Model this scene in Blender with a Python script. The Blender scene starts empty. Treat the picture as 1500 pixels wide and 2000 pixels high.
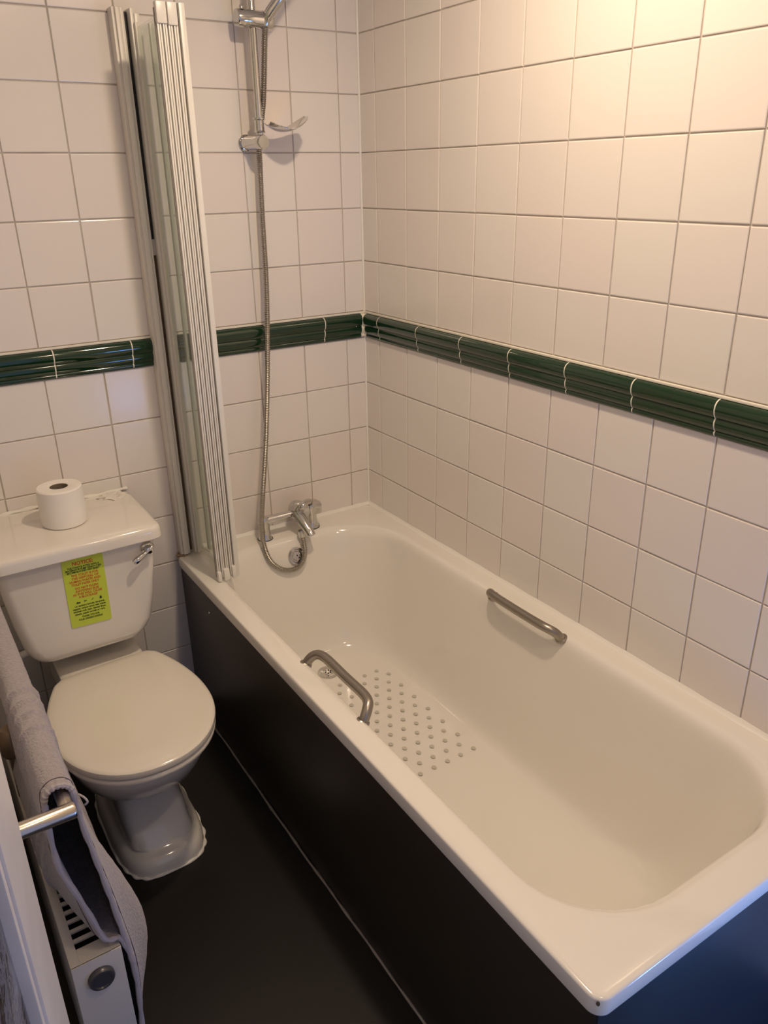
import bpy, bmesh, math, random
from mathutils import Vector, Matrix
random.seed(7)
S = bpy.context.scene
COL = S.collection
PI = math.pi

# ------------------------------------------------------------------ camera
cam_d = bpy.data.cameras.new('camera')
cam = bpy.data.objects.new('camera', cam_d)
COL.objects.link(cam)
cam_d.sensor_fit = 'VERTICAL'
cam_d.sensor_height = 32.0
cam_d.lens = 1545.537 * 32.0 / 2000.0
cam_d.clip_start = 0.02
_R = ((0.83926, -0.543501, -0.015751), (-0.225302, -0.321249, -0.919803), (0.494855, 0.775503, -0.392063))
m = Matrix.Identity(4)
for i in range(3):
    m[i][0] = _R[0][i]
    m[i][1] = -_R[1][i]
    m[i][2] = -_R[2][i]
m[0][3], m[1][3], m[2][3] = -1.334294, -2.185619, 1.615858
cam.matrix_world = m
S.camera = cam

# ------------------------------------------------------------------ world, light, exposure
W = bpy.data.worlds.new('world')
S.world = W
W.use_nodes = True
W.node_tree.nodes['Background'].inputs[0].default_value = (0.55, 0.62, 1.0, 1)
W.node_tree.nodes['Background'].inputs[1].default_value = 0.55


def area(name, loc, rot, size, power, colour, size_y=None, shape='DISK'):
    d = bpy.data.lights.new(name, 'AREA')
    d.shape = shape
    d.size = size
    if size_y:
        d.size_y = size_y
    d.energy = power
    d.color = colour
    o = bpy.data.objects.new(name, d)
    COL.objects.link(o)
    o.location = loc
    o.rotation_euler = rot
    return o


WARM = (1.0, 0.775, 0.545)
area('ceiling_lamp_and_fill', (-0.50, -1.06, 2.335), (0, 0, 0), 0.10, 12.0, WARM)
area('ceiling_lamp_and_fill', (-0.58, -1.98, 2.335), (0, 0, 0), 0.10, 4.0, WARM)  # added fill at the near end, brightens the upper right wall
area('added_low_blue_light', (-0.15, -2.40, 0.32), (math.radians(90), 0, math.radians(-12)), 0.18, 5.0, (0.16, 0.38, 1.0), 0.36, 'RECTANGLE')  # unseen low blue source, added to light the bath end panel
S.view_settings.view_transform = 'Standard'
S.view_settings.look = 'None'
S.view_settings.gamma = 1
S.view_settings.exposure = 0.0
S.view_settings.use_curve_mapping = False
S.cycles.transparent_max_bounces = 32


# ------------------------------------------------------------------ materials
def mat(name, col, rough=0.5, metal=0.0, coat=0.0, spec=0.5, noise=None, bump=None, rnd=None, rough_noise=None):
    m = bpy.data.materials.new(name)
    m.use_nodes = True
    nt = m.node_tree
    b = nt.nodes['Principled BSDF']
    b.inputs['Base Color'].default_value = (*col, 1)
    b.inputs['Roughness'].default_value = rough
    b.inputs['Metallic'].default_value = metal
    b.inputs['Coat Weight'].default_value = coat
    b.inputs['Specular IOR Level'].default_value = spec
    tc = nt.nodes.new('ShaderNodeTexCoord')
    src = None
    if noise:      # (scale, colour2, contrast)
        n = nt.nodes.new('ShaderNodeTexNoise')
        n.inputs['Scale'].default_value = noise[0]
        n.inputs['Detail'].default_value = 4
        nt.links.new(tc.outputs['Object'], n.inputs['Vector'])
        r = nt.nodes.new('ShaderNodeValToRGB')
        r.color_ramp.elements[0].position = 0.5 - noise[2]
        r.color_ramp.elements[1].position = 0.5 + noise[2]
        r.color_ramp.elements[0].color = (*col, 1)
        r.color_ramp.elements[1].color = (*noise[1], 1)
        nt.links.new(n.outputs['Fac'], r.inputs['Fac'])
        src = r.outputs['Color']
    if rnd:        # per-object tint between col and rnd
        oi = nt.nodes.new('ShaderNodeObjectInfo')
        mx = nt.nodes.new('ShaderNodeMix')
        mx.data_type = 'RGBA'
        nt.links.new(oi.outputs['Random'], mx.inputs['Factor'])
        if src:
            nt.links.new(src, mx.inputs['A'])
        else:
            mx.inputs['A'].default_value = (*col, 1)
        mx.inputs['B'].default_value = (*rnd, 1)
        src = mx.outputs['Result']
    if src:
        nt.links.new(src, b.inputs['Base Color'])
    if rough_noise:
        n2 = nt.nodes.new('ShaderNodeTexNoise')
        n2.inputs['Scale'].default_value = rough_noise[0]
        nt.links.new(tc.outputs['Object'], n2.inputs['Vector'])
        mr = nt.nodes.new('ShaderNodeMapRange')
        mr.inputs['To Min'].default_value = rough
        mr.inputs['To Max'].default_value = rough_noise[1]
        nt.links.new(n2.outputs['Fac'], mr.inputs['Value'])
        nt.links.new(mr.outputs['Result'], b.inputs['Roughness'])
    if bump:       # (scale, strength, distance)
        n3 = nt.nodes.new('ShaderNodeTexNoise')
        n3.inputs['Scale'].default_value = bump[0]
        n3.inputs['Detail'].default_value = 3
        nt.links.new(tc.outputs['Object'], n3.inputs['Vector'])
        bp = nt.nodes.new('ShaderNodeBump')
        bp.inputs['Strength'].default_value = bump[1]
        bp.inputs['Distance'].default_value = bump[2]
        nt.links.new(n3.outputs['Fac'], bp.inputs['Height'])
        nt.links.new(bp.outputs['Normal'], b.inputs['Normal'])
    return m


M = {}
M['tile'] = mat('glazed cream tile', (0.80, 0.765, 0.72), 0.20, rnd=(0.80, 0.735, 0.70), bump=(9, 0.25, 0.002))
M['grout'] = mat('grout', (0.60, 0.55, 0.49), 0.85, noise=(14, (0.47, 0.42, 0.36), 0.2))
M['border'] = mat('bottle green glaze', (0.005, 0.030, 0.010), 0.09, coat=0.5)
M['bead'] = mat('cream grout bead', (0.82, 0.78, 0.68), 0.45)
M['silicone'] = mat('white silicone sealant', (0.86, 0.84, 0.78), 0.35)
M['oldseal'] = mat('grey old sealant', (0.42, 0.38, 0.33), 0.5, noise=(30, (0.30, 0.26, 0.22), 0.3))
M['bath'] = mat('bath enamel', (0.83, 0.80, 0.74), 0.10, coat=0.3, bump=(5, 0.08, 0.002))
M['dot'] = mat('matt anti slip patch', (0.56, 0.54, 0.47), 0.6)
M['ceramic'] = mat('vitreous china', (0.80, 0.765, 0.70), 0.10, coat=0.3)
M['china_front'] = mat('cistern china', (0.80, 0.765, 0.715), 0.14, coat=0.2)
M['seatplastic'] = mat('toilet seat plastic', (0.79, 0.745, 0.66), 0.16, coat=0.2)
M['panel'] = mat('dark brown panel', (0.030, 0.024, 0.017), 0.36, noise=(6, (0.036, 0.028, 0.020), 0.3))
M['floor'] = mat('black vinyl floor', (0.0050, 0.0038, 0.0028), 0.5, noise=(40, (0.008, 0.006, 0.0045), 0.3), bump=(60, 0.3, 0.001))
M['endpanel'] = mat('dark panel with blue light tint', (0.018, 0.022, 0.030), 0.34)  # blue tint in the colour stands for blue light on the panel
M['chrome'] = mat('chrome', (0.64, 0.63, 0.61), 0.09, metal=1.0)
M['steel'] = mat('brushed nickel', (0.36, 0.325, 0.285), 0.28, metal=1.0, rough_noise=(40, 0.36))
M['rail'] = mat('satin steel', (0.62, 0.55, 0.47), 0.25, metal=1.0)
M['hose'] = mat('steel hose', (0.44, 0.41, 0.37), 0.30, metal=1.0)
M['white'] = mat('white plastic profile', (0.78, 0.76, 0.70), 0.3)
M['whitegrey'] = mat('aged plastic profile', (0.72, 0.68, 0.62), 0.35)
M['black'] = mat('black rubber', (0.012, 0.010, 0.010), 0.5)
M['brown'] = mat('brown stained seal', (0.16, 0.10, 0.04), 0.6, noise=(30, (0.10, 0.065, 0.03), 0.3))
M['rust'] = mat('rusty old sealant', (0.22, 0.12, 0.06), 0.8, noise=(120, (0.45, 0.36, 0.26), 0.2))
M['paper'] = mat('toilet paper', (0.88, 0.85, 0.80), 0.95, bump=(300, 0.4, 0.001))
M['card'] = mat('cardboard core', (0.20, 0.16, 0.12), 0.9)
M['wallpaint'] = mat('cream wall paint', (0.72, 0.69, 0.63), 0.8)
M['ceilpaint'] = mat('white ceiling paint', (0.80, 0.78, 0.74), 0.9)
M['doorpaint'] = mat('white gloss paint', (0.74, 0.72, 0.72), 0.35, noise=(15, (0.64, 0.61, 0.60), 0.3))
M['radpaint'] = mat('off white radiator enamel', (0.62, 0.58, 0.52), 0.35, noise=(8, (0.56, 0.52, 0.46), 0.3))
M['gasket'] = mat('grey gasket', (0.30, 0.27, 0.23), 0.5)
M['plug'] = mat('dark grey plastic', (0.05, 0.05, 0.055), 0.3)
M['bronze'] = mat('brown metal valve', (0.30, 0.22, 0.15), 0.35, metal=0.8)
M['sticker'] = mat('lime yellow sticker', (0.58, 0.72, 0.07), 0.4)
M['ink_red'] = mat('orange red ink', (0.62, 0.10, 0.03), 0.6)
M['ink_black'] = mat('dark green black ink', (0.03, 0.045, 0.012), 0.6)
M['bulb'] = mat('lamp diffuser', (0.9, 0.85, 0.75), 0.5)
bl = M['bulb'].node_tree.nodes['Principled BSDF']
bl.inputs['Emission Color'].default_value = (*WARM, 1)
bl.inputs['Emission Strength'].default_value = 6.0


def towel_mat():
    m = mat('lilac grey terry', (0.31, 0.275, 0.30), 0.95, noise=(160, (0.41, 0.365, 0.39), 0.25))
    nt = m.node_tree
    b = nt.nodes['Principled BSDF']
    b.inputs['Sheen Weight'].default_value = 0.4
    tc = nt.nodes.new('ShaderNodeTexCoord')
    v = nt.nodes.new('ShaderNodeTexNoise')
    v.inputs['Scale'].default_value = 260
    v.inputs['Detail'].default_value = 4
    nt.links.new(tc.outputs['Object'], v.inputs['Vector'])
    bp = nt.nodes.new('ShaderNodeBump')
    bp.inputs['Strength'].default_value = 0.9
    bp.inputs['Distance'].default_value = 0.004
    nt.links.new(v.outputs['Fac'], bp.inputs['Height'])
    nt.links.new(bp.outputs['Normal'], b.inputs['Normal'])
    return m


M['towel'] = towel_mat()
M['hem'] = mat('lilac grey hem braid', (0.40, 0.365, 0.385), 0.9, bump=(220, 0.5, 0.002))
M['stitch'] = mat('dark stitching', (0.12, 0.10, 0.12), 0.9)


def glass_mat():
    m = bpy.data.materials.new('clear screen glass')
    m.use_nodes = True
    nt = m.node_tree
    nt.nodes.remove(nt.nodes['Principled BSDF'])
    out = nt.nodes['Material Output']
    t = nt.nodes.new('ShaderNodeBsdfTransparent')
    t.inputs[0].default_value = (0.972, 0.985, 0.975, 1)
    g = nt.nodes.new('ShaderNodeBsdfGlossy')
    g.inputs['Roughness'].default_value = 0.03
    f = nt.nodes.new('ShaderNodeLayerWeight')
    f.inputs['Blend'].default_value = 0.5
    pw = nt.nodes.new('ShaderNodeMath')
    pw.operation = 'POWER'
    pw.inputs[1].default_value = 3.0
    ml = nt.nodes.new('ShaderNodeMath')
    ml.operation = 'MULTIPLY_ADD'
    ml.inputs[1].default_value = 0.16
    ml.inputs[2].default_value = 0.02
    nt.links.new(f.outputs['Facing'], pw.inputs[0])
    nt.links.new(pw.outputs[0], ml.inputs[0])
    mx = nt.nodes.new('ShaderNodeMixShader')
    nt.links.new(ml.outputs[0], mx.inputs[0])
    nt.links.new(t.outputs[0], mx.inputs[1])
    nt.links.new(g.outputs[0], mx.inputs[2])
    nt.links.new(mx.outputs[0], out.inputs[0])
    return m


M['glass'] = glass_mat()


def pane_mat():
    m = mat('obscured door glass', (0.30, 0.31, 0.38), 0.12, noise=(14, (0.06, 0.05, 0.045), 0.12), bump=(30, 1.0, 0.01))
    m.node_tree.nodes['Principled BSDF'].inputs['Transmission Weight'].default_value = 0.25
    return m


M['pane'] = pane_mat()


# ------------------------------------------------------------------ helpers
def link(name, me, material=None, parent=None, kind=None, smooth=True):
    o = bpy.data.objects.new(name, me)
    COL.objects.link(o)
    if material:
        me.materials.append(material)
    if parent:
        o.parent = parent
    if kind:
        o['kind'] = kind
    if smooth:
        for p in me.polygons:
            p.use_smooth = True
    return o


def finish(bm, name, material, parent=None, kind=None, smooth=True, recalc=True):
    if recalc:
        bmesh.ops.recalc_face_normals(bm, faces=bm.faces)
    me = bpy.data.meshes.new(name)
    bm.to_mesh(me)
    bm.free()
    o = link(name, me, material, parent, kind, smooth)
    if smooth:
        try:
            me.set_sharp_from_angle(angle=math.radians(38))
        except Exception:
            pass
    return o


def box_bm(bm, x0, x1, y0, y1, z0, z1, bev=0.0):
    g = bmesh.ops.create_cube(bm, size=1.0)
    vs = g['verts']
    for v in vs:
        v.co = Vector(((x0 + x1) / 2 + v.co.x * (x1 - x0), (y0 + y1) / 2 + v.co.y * (y1 - y0), (z0 + z1) / 2 + v.co.z * (z1 - z0)))
    if bev > 0:
        es = list({e for v in vs for e in v.link_edges})
        bmesh.ops.bevel(bm, geom=es, offset=bev, segments=2, affect='EDGES', profile=0.6)
    return bm


def box(name, x0, x1, y0, y1, z0, z1, material, parent=None, bev=0.0, kind=None):
    bm = bmesh.new()
    box_bm(bm, x0, x1, y0, y1, z0, z1, bev)
    return finish(bm, name, material, parent, kind, smooth=bev > 0)


def tube_bm(bm, pts, rad, n=14, cap=True):
    """tube along points; rad number or list"""
    P = [Vector(p) for p in pts]
    R = rad if isinstance(rad, (list, tuple)) else [rad] * len(P)
    rings = []
    t0 = (P[1] - P[0]).normalized()
    up = Vector((0, 0, 1)) if abs(t0.z) < 0.9 else Vector((0, 1, 0))
    nrm = (up - t0 * up.dot(t0)).normalized()
    for i, p in enumerate(P):
        if i == 0:
            t = (P[1] - P[0]).normalized()
        elif i == len(P) - 1:
            t = (P[-1] - P[-2]).normalized()
        else:
            t = ((P[i + 1] - p).normalized() + (p - P[i - 1]).normalized())
            t = t.normalized() if t.length > 1e-6 else (P[i + 1] - p).normalized()
        nrm = (nrm - t * nrm.dot(t))
        nrm = nrm.normalized()
        b = t.cross(nrm)
        rings.append([bm.verts.new(p + (nrm * math.cos(2 * PI * k / n) + b * math.sin(2 * PI * k / n)) * R[i]) for k in range(n)])
    for a, b in zip(rings[:-1], rings[1:]):
        for k in range(n):
            bm.faces.new((a[k], a[(k + 1) % n], b[(k + 1) % n], b[k]))
    if cap:
        bm.faces.new(rings[0][::-1])
        bm.faces.new(rings[-1])
    return bm


def tube(name, pts, rad, material, parent=None, n=14):
    return finish(tube_bm(bmesh.new(), pts, rad, n), name, material, parent)


def spline(pts, sub=8):
    """Catmull-Rom through points"""
    P = [Vector(p) for p in pts]
    P = [P[0] * 2 - P[1]] + P + [P[-1] * 2 - P[-2]]
    out = []
    for i in range(1, len(P) - 2):
        for s in range(sub):
            t = s / sub
            a, b, c, d = P[i - 1], P[i], P[i + 1], P[i + 2]
            out.append(0.5 * ((2 * b) + (c - a) * t + (2 * a - 5 * b + 4 * c - d) * t * t + (3 * b - a - 3 * c + d) * t ** 3))
    out.append(P[-2])
    return out


def lathe_bm(bm, origin, axis, prof, n=24):
    """prof list of (distance along axis, radius)"""
    ax = Vector(axis).normalized()
    u = ax.orthogonal().normalized()
    w = ax.cross(u)
    o = Vector(origin)
    rings = []
    for d, r in prof:
        if r < 1e-5:
            rings.append([bm.verts.new(o + ax * d)])
        else:
            rings.append([bm.verts.new(o + ax * d + (u * math.cos(2 * PI * k / n) + w * math.sin(2 * PI * k / n)) * r) for k in range(n)])
    for a, b in zip(rings[:-1], rings[1:]):
        for k in range(n):
            k2 = (k + 1) % n
            if len(a) == 1 and len(b) == 1:
                continue
            if len(a) == 1:
                bm.faces.new((a[0], b[k2], b[k]))
            elif len(b) == 1:
                bm.faces.new((a[k], a[k2], b[0]))
            else:
                bm.faces.new((a[k], a[k2], b[k2], b[k]))
    if len(rings[0]) > 1:
        bm.faces.new(rings[0][::-1])
    if len(rings[-1]) > 1:
        bm.faces.new(rings[-1])
    return bm


def lathe(name, origin, axis, prof, material, parent=None, n=24):
    return finish(lathe_bm(bmesh.new(), origin, axis, prof, n), name, material, parent)


def loft_bm(bm, rings, cap0=True, cap1=True):
    R = [[bm.verts.new(p) for p in r] for r in rings]
    n = len(R[0])
    for a, b in zip(R[:-1], R[1:]):
        for k in range(n):
            bm.faces.new((a[k], a[(k + 1) % n], b[(k + 1) % n], b[k]))
    if cap0:
        bm.faces.new(R[0][::-1])
    if cap1:
        bm.faces.new(R[-1])
    return bm


def rrect(x0, x1, y0, y1, r, z, nc=8, ne=6):
    """rounded rectangle outline, r number or 4 radii (x1y1, x0y1, x0y0, x1y0); ccw"""
    rr = r if isinstance(r, (list, tuple)) else [r] * 4
    cs = [(x1, y1, 0), (x0, y1, 90), (x0, y0, 180), (x1, y0, 270)]
    sg = [(-1, -1), (1, -1), (1, 1), (-1, 1)]
    pts = []
    for (cx, cy, a0), (sx, sy), r_ in zip(cs, sg, rr):
        ox, oy = cx + sx * r_, cy + sy * r_
        for k in range(nc + 1):
            a = math.radians(a0 + 90 * k / nc)
            pts.append(Vector((ox + r_ * math.cos(a), oy + r_ * math.sin(a), z)))
    out = []
    N = len(pts)
    for c in range(4):
        seg = pts[c * (nc + 1):(c + 1) * (nc + 1)]
        out += seg
        a, b = seg[-1], pts[((c + 1) * (nc + 1)) % N]
        for k in range(1, ne):
            out.append(a.lerp(b, k / ne))
    return out


def thing(name, label, cat, loc=(0, 0, 0), group=None):
    o = bpy.data.objects.new(name, None)
    COL.objects.link(o)
    o.location = loc
    o.empty_display_size = 0.05
    o['label'] = label
    o['category'] = cat
    if group:
        o['group'] = group
    return o


def own(root):
    """children were modelled in world space: re-express them relative to the root"""
    L = Vector(root.location)

    def shift(o):
        if o.data is not None and not o.get('_s'):
            pass
    done = set()
    for ch in root.children:
        if ch.data is not None and ch.data.name not in done and ch.location.length < 1e-9:
            ch.data.transform(Matrix.Translation(-L))
            done.add(ch.data.name)
        elif ch.location.length >= 1e-9:
            ch.location = ch.location - L
        for g in ch.children:
            if g.data is not None and g.data.name not in done and g.location.length < 1e-9:
                g.data.transform(Matrix.Translation(-L))
                done.add(g.data.name)
            elif g.location.length >= 1e-9:
                g.location = g.location - L


# ------------------------------------------------------------------ room shell
TP = 0.152
ZF = 1.2192
ZBAND0 = 1.139
ZH = 0.9904
ZC = 2.36
XL = -1.40
YN = -2.45
floor = box('floor', XL - 0.1, 0.1, YN - 0.1, 0.1, -0.08, 0.0, M['floor'], kind='structure')
ceiling = box('ceiling', XL - 0.1, 0.1, YN - 0.1, 0.1, ZC, ZC + 0.08, M['ceilpaint'], kind='structure')
wall_back = box('wall_back', XL - 0.1, 0.1, 0.003, 0.1, 0, ZC, M['grout'], kind='structure')
wall_right = box('wall_right', 0.003, 0.1, YN - 0.1, 0.003, 0, ZC, M['grout'], kind='structure')
wall_left = box('wall_left', XL - 0.1, XL, YN - 0.1, 0.003, 0, ZC, M['wallpaint'], kind='structure')
bm = bmesh.new()
box_bm(bm, XL, -1.32, YN - 0.1, YN, 0, ZC)
box_bm(bm, -1.32, -0.60, YN - 0.1, YN, 2.02, ZC)
box_bm(bm, -0.60, -0.40, YN - 0.1, YN, 0, ZC)
box_bm(bm, -0.04, 0.003, YN - 0.1, YN, 0, ZC)
box_bm(bm, -0.40, -0.04, YN - 0.1, YN, 0, 0.08)
box_bm(bm, -0.40, -0.04, YN - 0.1, YN, 0.52, ZC)
finish(bm, 'wall_near', M['wallpaint'], kind='structure', smooth=False)
win = bpy.data.objects.new('added_window_1', None)  # made-up low window, added to go with the blue light
COL.objects.link(win)
win['kind'] = 'structure'
bm = bmesh.new()
for a in ((-0.40, -0.37, 0.08, 0.52), (-0.07, -0.04, 0.08, 0.52), (-0.37, -0.07, 0.08, 0.11), (-0.37, -0.07, 0.49, 0.52)):
    box_bm(bm, a[0], a[1], YN - 0.07, YN - 0.02, a[2], a[3], 0.004)
finish(bm, 'added_window_frame', M['doorpaint'], win)
box('added_window_glass', -0.37, -0.07, YN - 0.05, YN - 0.045, 0.11, 0.49, M['glass'], win)

_tile_cache = {}


def tile_mesh(w, h):
    """tile in local x (width), z (height), face towards -y at y=0"""
    key = (round(w, 4), round(h, 4))
    if key in _tile_cache:
        return _tile_cache[key]
    bm = bmesh.new()
    e = 0.0021
    rings = []
    for ins, d in ((0.0, 0.0035), (0.0, 0.0013), (0.0007, 0.0005), (e, 0.0)):
        x, z = w / 2 - ins, h / 2 - ins
        rings.append([bm.verts.new((sx * x, d, sz * z)) for sx, sz in ((-1, -1), (1, -1), (1, 1), (-1, 1))])
    for a, b in zip(rings[:-1], rings[1:]):
        for k in range(4):
            bm.faces.new((a[k], a[(k + 1) % 4], b[(k + 1) % 4], b[k]))
    bm.faces.new(rings[-1])
    me = bpy.data.meshes.new('tile')
    bm.to_mesh(me)
    bm.free()
    for p in me.polygons:
        p.use_smooth = False
    me.materials.append(M['tile'])
    _tile_cache[key] = me
    return me


GAP = 0.0032
zrows = []
z = ZF + 0.001
while z < ZC - 0.01:
    zrows.append((z, min(z + TP, ZC)))
    z += TP
zrows.append((ZH, ZBAND0))
z = ZH
while z > 0.01:
    zrows.append((max(z - TP, 0.0), z))
    z -= TP


def put_tile(parent, side, a0, a1, z0, z1):
    w, h = a1 - a0 - GAP, z1 - z0 - GAP
    if w < 0.01 or h < 0.01:
        return
    o = bpy.data.objects.new('tile', tile_mesh(w, h))
    COL.objects.link(o)
    o.parent = parent
    c = (a0 + a1) / 2
    jx, jz = random.uniform(-0.0004, 0.0004), random.uniform(-0.0004, 0.0004)
    t1, t2 = math.radians(random.uniform(-0.18, 0.18)), math.radians(random.uniform(-0.18, 0.18))
    if side == 'back':
        o.location = (c + jx, 0, (z0 + z1) / 2 + jz)
        o.rotation_euler = (t1, 0, t2)
    else:
        o.location = (0, c + jx, (z0 + z1) / 2 + jz)
        o.rotation_euler = (t1, 0, -PI / 2 + t2)


bcols = [(-0.0681, -0.001)]
x = -0.0681
while x > XL + 0.01:
    bcols.append((max(x - TP, XL), x))
    x -= TP
rcols = [(-0.0839, -0.001)]
y = -0.0839
while y > YN + 0.01:
    rcols.append((max(y - TP, YN), y))
    y -= TP
for (z0, z1) in zrows:
    for (a0, a1) in bcols:
        if z1 < 0.56 and a0 > -0.69:
            continue
        put_tile(wall_back, 'back', a0, a1, z0, z1)
    for (a0, a1) in rcols:
        if z1 < 0.56 and a0 > -1.72:
            continue
        put_tile(wall_right, 'right', a0, a1, z0, z1)

# bottle green border tiles, moulded profile (z, depth)
PROF = [(0.0, 0.0), (0.0, 0.006), (0.05, 0.0085), (0.10, 0.0085), (0.135, 0.0065), (0.17, 0.009), (0.27, 0.0125), (0.38, 0.0135), (0.46, 0.0115),
        (0.485, 0.0105), (0.51, 0.0125), (0.60, 0.0165), (0.72, 0.0185), (0.84, 0.0175), (0.93, 0.0135), (0.985, 0.0075), (1.0, 0.0)]


def border_bm(side, a0, a1, shrink=0.0):
    bm = bmesh.new()
    ends = []
    for a in (a0, a1):
        ring = []
        for t, d in PROF:
            zz = ZBAND0 + 0.0015 + t * 0.0735
            dd = max(0.0, d - shrink)
            ring.append(bm.verts.new((a, -dd, zz) if side == 'back' else (-dd, a, zz)))
        ends.append(ring)
    n = len(PROF)
    for k in range(n - 1):
        bm.faces.new((ends[0][k], ends[0][k + 1], ends[1][k + 1], ends[1][k]))
    bm.faces.new(ends[0][::-1])
    bm.faces.new(ends[1])
    return bm


def border(side, parent, joints, last):
    finish(border_bm(side, last + 0.0005, -0.0002, 0.0004), 'border_grout', M['bead'], parent)
    seq = [-0.0175 if side == 'right' else -0.0175] + joints
    for j0, j1 in zip(seq[:-1], seq[1:]):
        finish(border_bm(side, j1 + 0.0016, j0 - 0.0016), 'border_tile', M['border'], parent)


bj = [-0.152 - 0.2 * k for k in range(3)]
border('back', wall_back, bj + [-0.684], -0.686)
# left of the screen channel
seq = [-0.690, -0.7476, -0.950, -1.150, -1.35, XL + 0.003]
finish(border_bm('back', XL + 0.002, -0.688, 0.0004), 'border_grout', M['bead'], wall_back)
for j0, j1 in zip(seq[:-1], seq[1:]):
    finish(border_bm('back', j1 + 0.0016, j0 - 0.0016), 'border_tile', M['border'], wall_back)
rj = [-0.099, -0.305, -0.506, -0.704, -0.900, -1.095, -1.297] + [-1.497 - 0.2 * k for k in range(5)] + [YN + 0.003]
border('right', wall_right, rj, YN + 0.002)
# grout beads above the border and sealant lines
box('trim_1', XL, 0.0, -0.005, 0.003, 1.2140, 1.2200, M['bead'], kind='structure', bev=0.002)
box('trim_2', -0.005, 0.003, YN, 0.0, 1.2140, 1.2200, M['bead'], kind='structure', bev=0.002)
tube('trim_3', [(-0.001, -0.001, 0.55), (-0.001, -0.001, ZC)], 0.0042, M['silicone'], n=8)['kind'] = 'structure'
def fillet(name, a, b, up, w):
    """small triangular sealant bead from a to b; w = direction away from the wall"""
    bm = bmesh.new()
    w = Vector(w)
    rings = []
    n = 40
    for k in range(n + 1):
        p = Vector(a).lerp(Vector(b), k / n)
        q = 1 + 0.12 * math.sin(k * 1.9)
        rings.append([p + Vector((0, 0, -0.006)) - w * 0.3, p + Vector((0, 0, up * q)) - w * 0.25, p + Vector((0, 0, up * q)) + w * 0.02, p + w * 0.45 * q + Vector((0, 0, up * 0.42)), p + w * q, p + w * q + Vector((0, 0, -0.006))])
    loft_bm(bm, rings)
    finish(bm, name, M['silicone'], kind='structure')


fillet('trim_4', (-0.69, -0.0005, 0.5602), (0, -0.0005, 0.5602), 0.0085, (0, -0.009, 0))
fillet('trim_5', (-0.0005, 0, 0.5602), (-0.0005, -1.718, 0.5602), 0.0085, (-0.009, 0, 0))
pts = [(-0.6935 + 0.0012 * math.sin(7 * t) + 0.0006 * math.sin(31 * t), -0.02 - t, 0.001) for t in [k * 0.0242 for k in range(70)]]
tube('trim_6', pts, [0.0032 + 0.0012 * math.sin(k * 1.7) * math.sin(k * 0.6) for k in range(70)], M['oldseal'], n=6)['kind'] = 'structure'

# ------------------------------------------------------------------ bathtub
RIM = 0.56
bath = thing('bathtub', 'white enamelled bath with dark brown side panels along the tiled wall', 'bathtub', (-0.35, -0.86, 0))
rings = []
X0, X1, Y0, Y1 = -0.700, -0.004, -1.722, -0.004
for ins, z in ((0.004, 0.5250), (0.0005, 0.5258), (0.0, 0.528), (0.0, 0.5555), (0.0008, 0.5578), (0.0026, 0.5594), (0.005, 0.560), (0.012, 0.5602)):
    rings.append(rrect(X0 + ins, X1 - ins, Y0 + ins, Y1 - ins, max(0.024 - ins, 0.012), z))
# inner opening rings
IX0, IX1, IY0, IY1 = -0.643, -0.062, -1.655, -0.098
prof = [(-0.16, 0.5602), (-0.10, 0.5596), (-0.05, 0.5580), (0.0, 0.5545), (0.04, 0.549), (0.08, 0.540), (0.12, 0.524), (0.18, 0.490), (0.27, 0.435), (0.37, 0.370), (0.47, 0.305), (0.57, 0.250), (0.67, 0.212), (0.78, 0.188), (0.90, 0.176), (1.0, 0.171)]
SL, SR, SF, SN = 0.105, 0.105, 0.150, 0.33    # side, side, far (tap end), near insets
prof = [(v.x, v.z) for v in spline([(a, 0, b) for a, b in prof], 3)]
for s, z in prof:
    r = 0.178 - 0.05 * max(s, 0) - 0.12 * min(s, 0)
    k = s
    x0, x1 = IX0 + SL * k, IX1 - SR * k
    y0 = IY0 + (0.014 * (1 - math.exp(-k / 0.05)) + (SN - 0.014) * k ** 2 if k > 0 else SN * k * 0.35)
    y1 = IY1 - SF * (k if k > 0 else k * 0.6)
    rings.append(rrect(x0, x1, y0, y1, [min(r * 1.15, 0.25), r, r, r], z))
for f, z in ((0.7, 0.169), (0.35, 0.168), (0.1, 0.168)):
    base = rings[-1] if f == 0.7 else base0
    if f == 0.7:
        base0 = rings[-1]
    cx = sum(p.x for p in base0) / len(base0)
    cy = sum(p.y for p in base0) / len(base0)
    rings.append([Vector((cx + (p.x - cx) * f, cy + (p.y - cy) * (0.25 * f + 0.75 * f), z)) for p in base0])
bm = loft_bm(bmesh.new(), rings, cap0=False, cap1=True)
bmesh.ops.recalc_face_normals(bm, faces=bm.faces)
me = bpy.data.meshes.new('shell')
bm.to_mesh(me)
bm.free()
shell = link('shell', me, M['bath'], bath)
for p in shell.data.polygons:
    p.use_smooth = True
box('front_panel', -0.690, -0.678, -1.708, -0.004, 0.002, 0.528, M['panel'], bath, bev=0.001)
box('end_panel', -0.6895, -0.006, -1.720 + 0.006, -1.703, 0.002, 0.528, M['endpanel'], bath, bev=0.001)
lathe('panel_screw', (-0.690, -0.225, 0.455), (-1, 0, 0), [(0, 0.004), (0.0015, 0.0035), (0.002, 0.0)], M['chrome'], bath, 10)
lathe('enamel_chip', (-0.6965, -1.7155, 0.5545), (-0.5, -0.5, 1), [(0, 0.003), (0.0012, 0.0028), (0.0014, 0)], M['black'], bath, 8)
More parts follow.
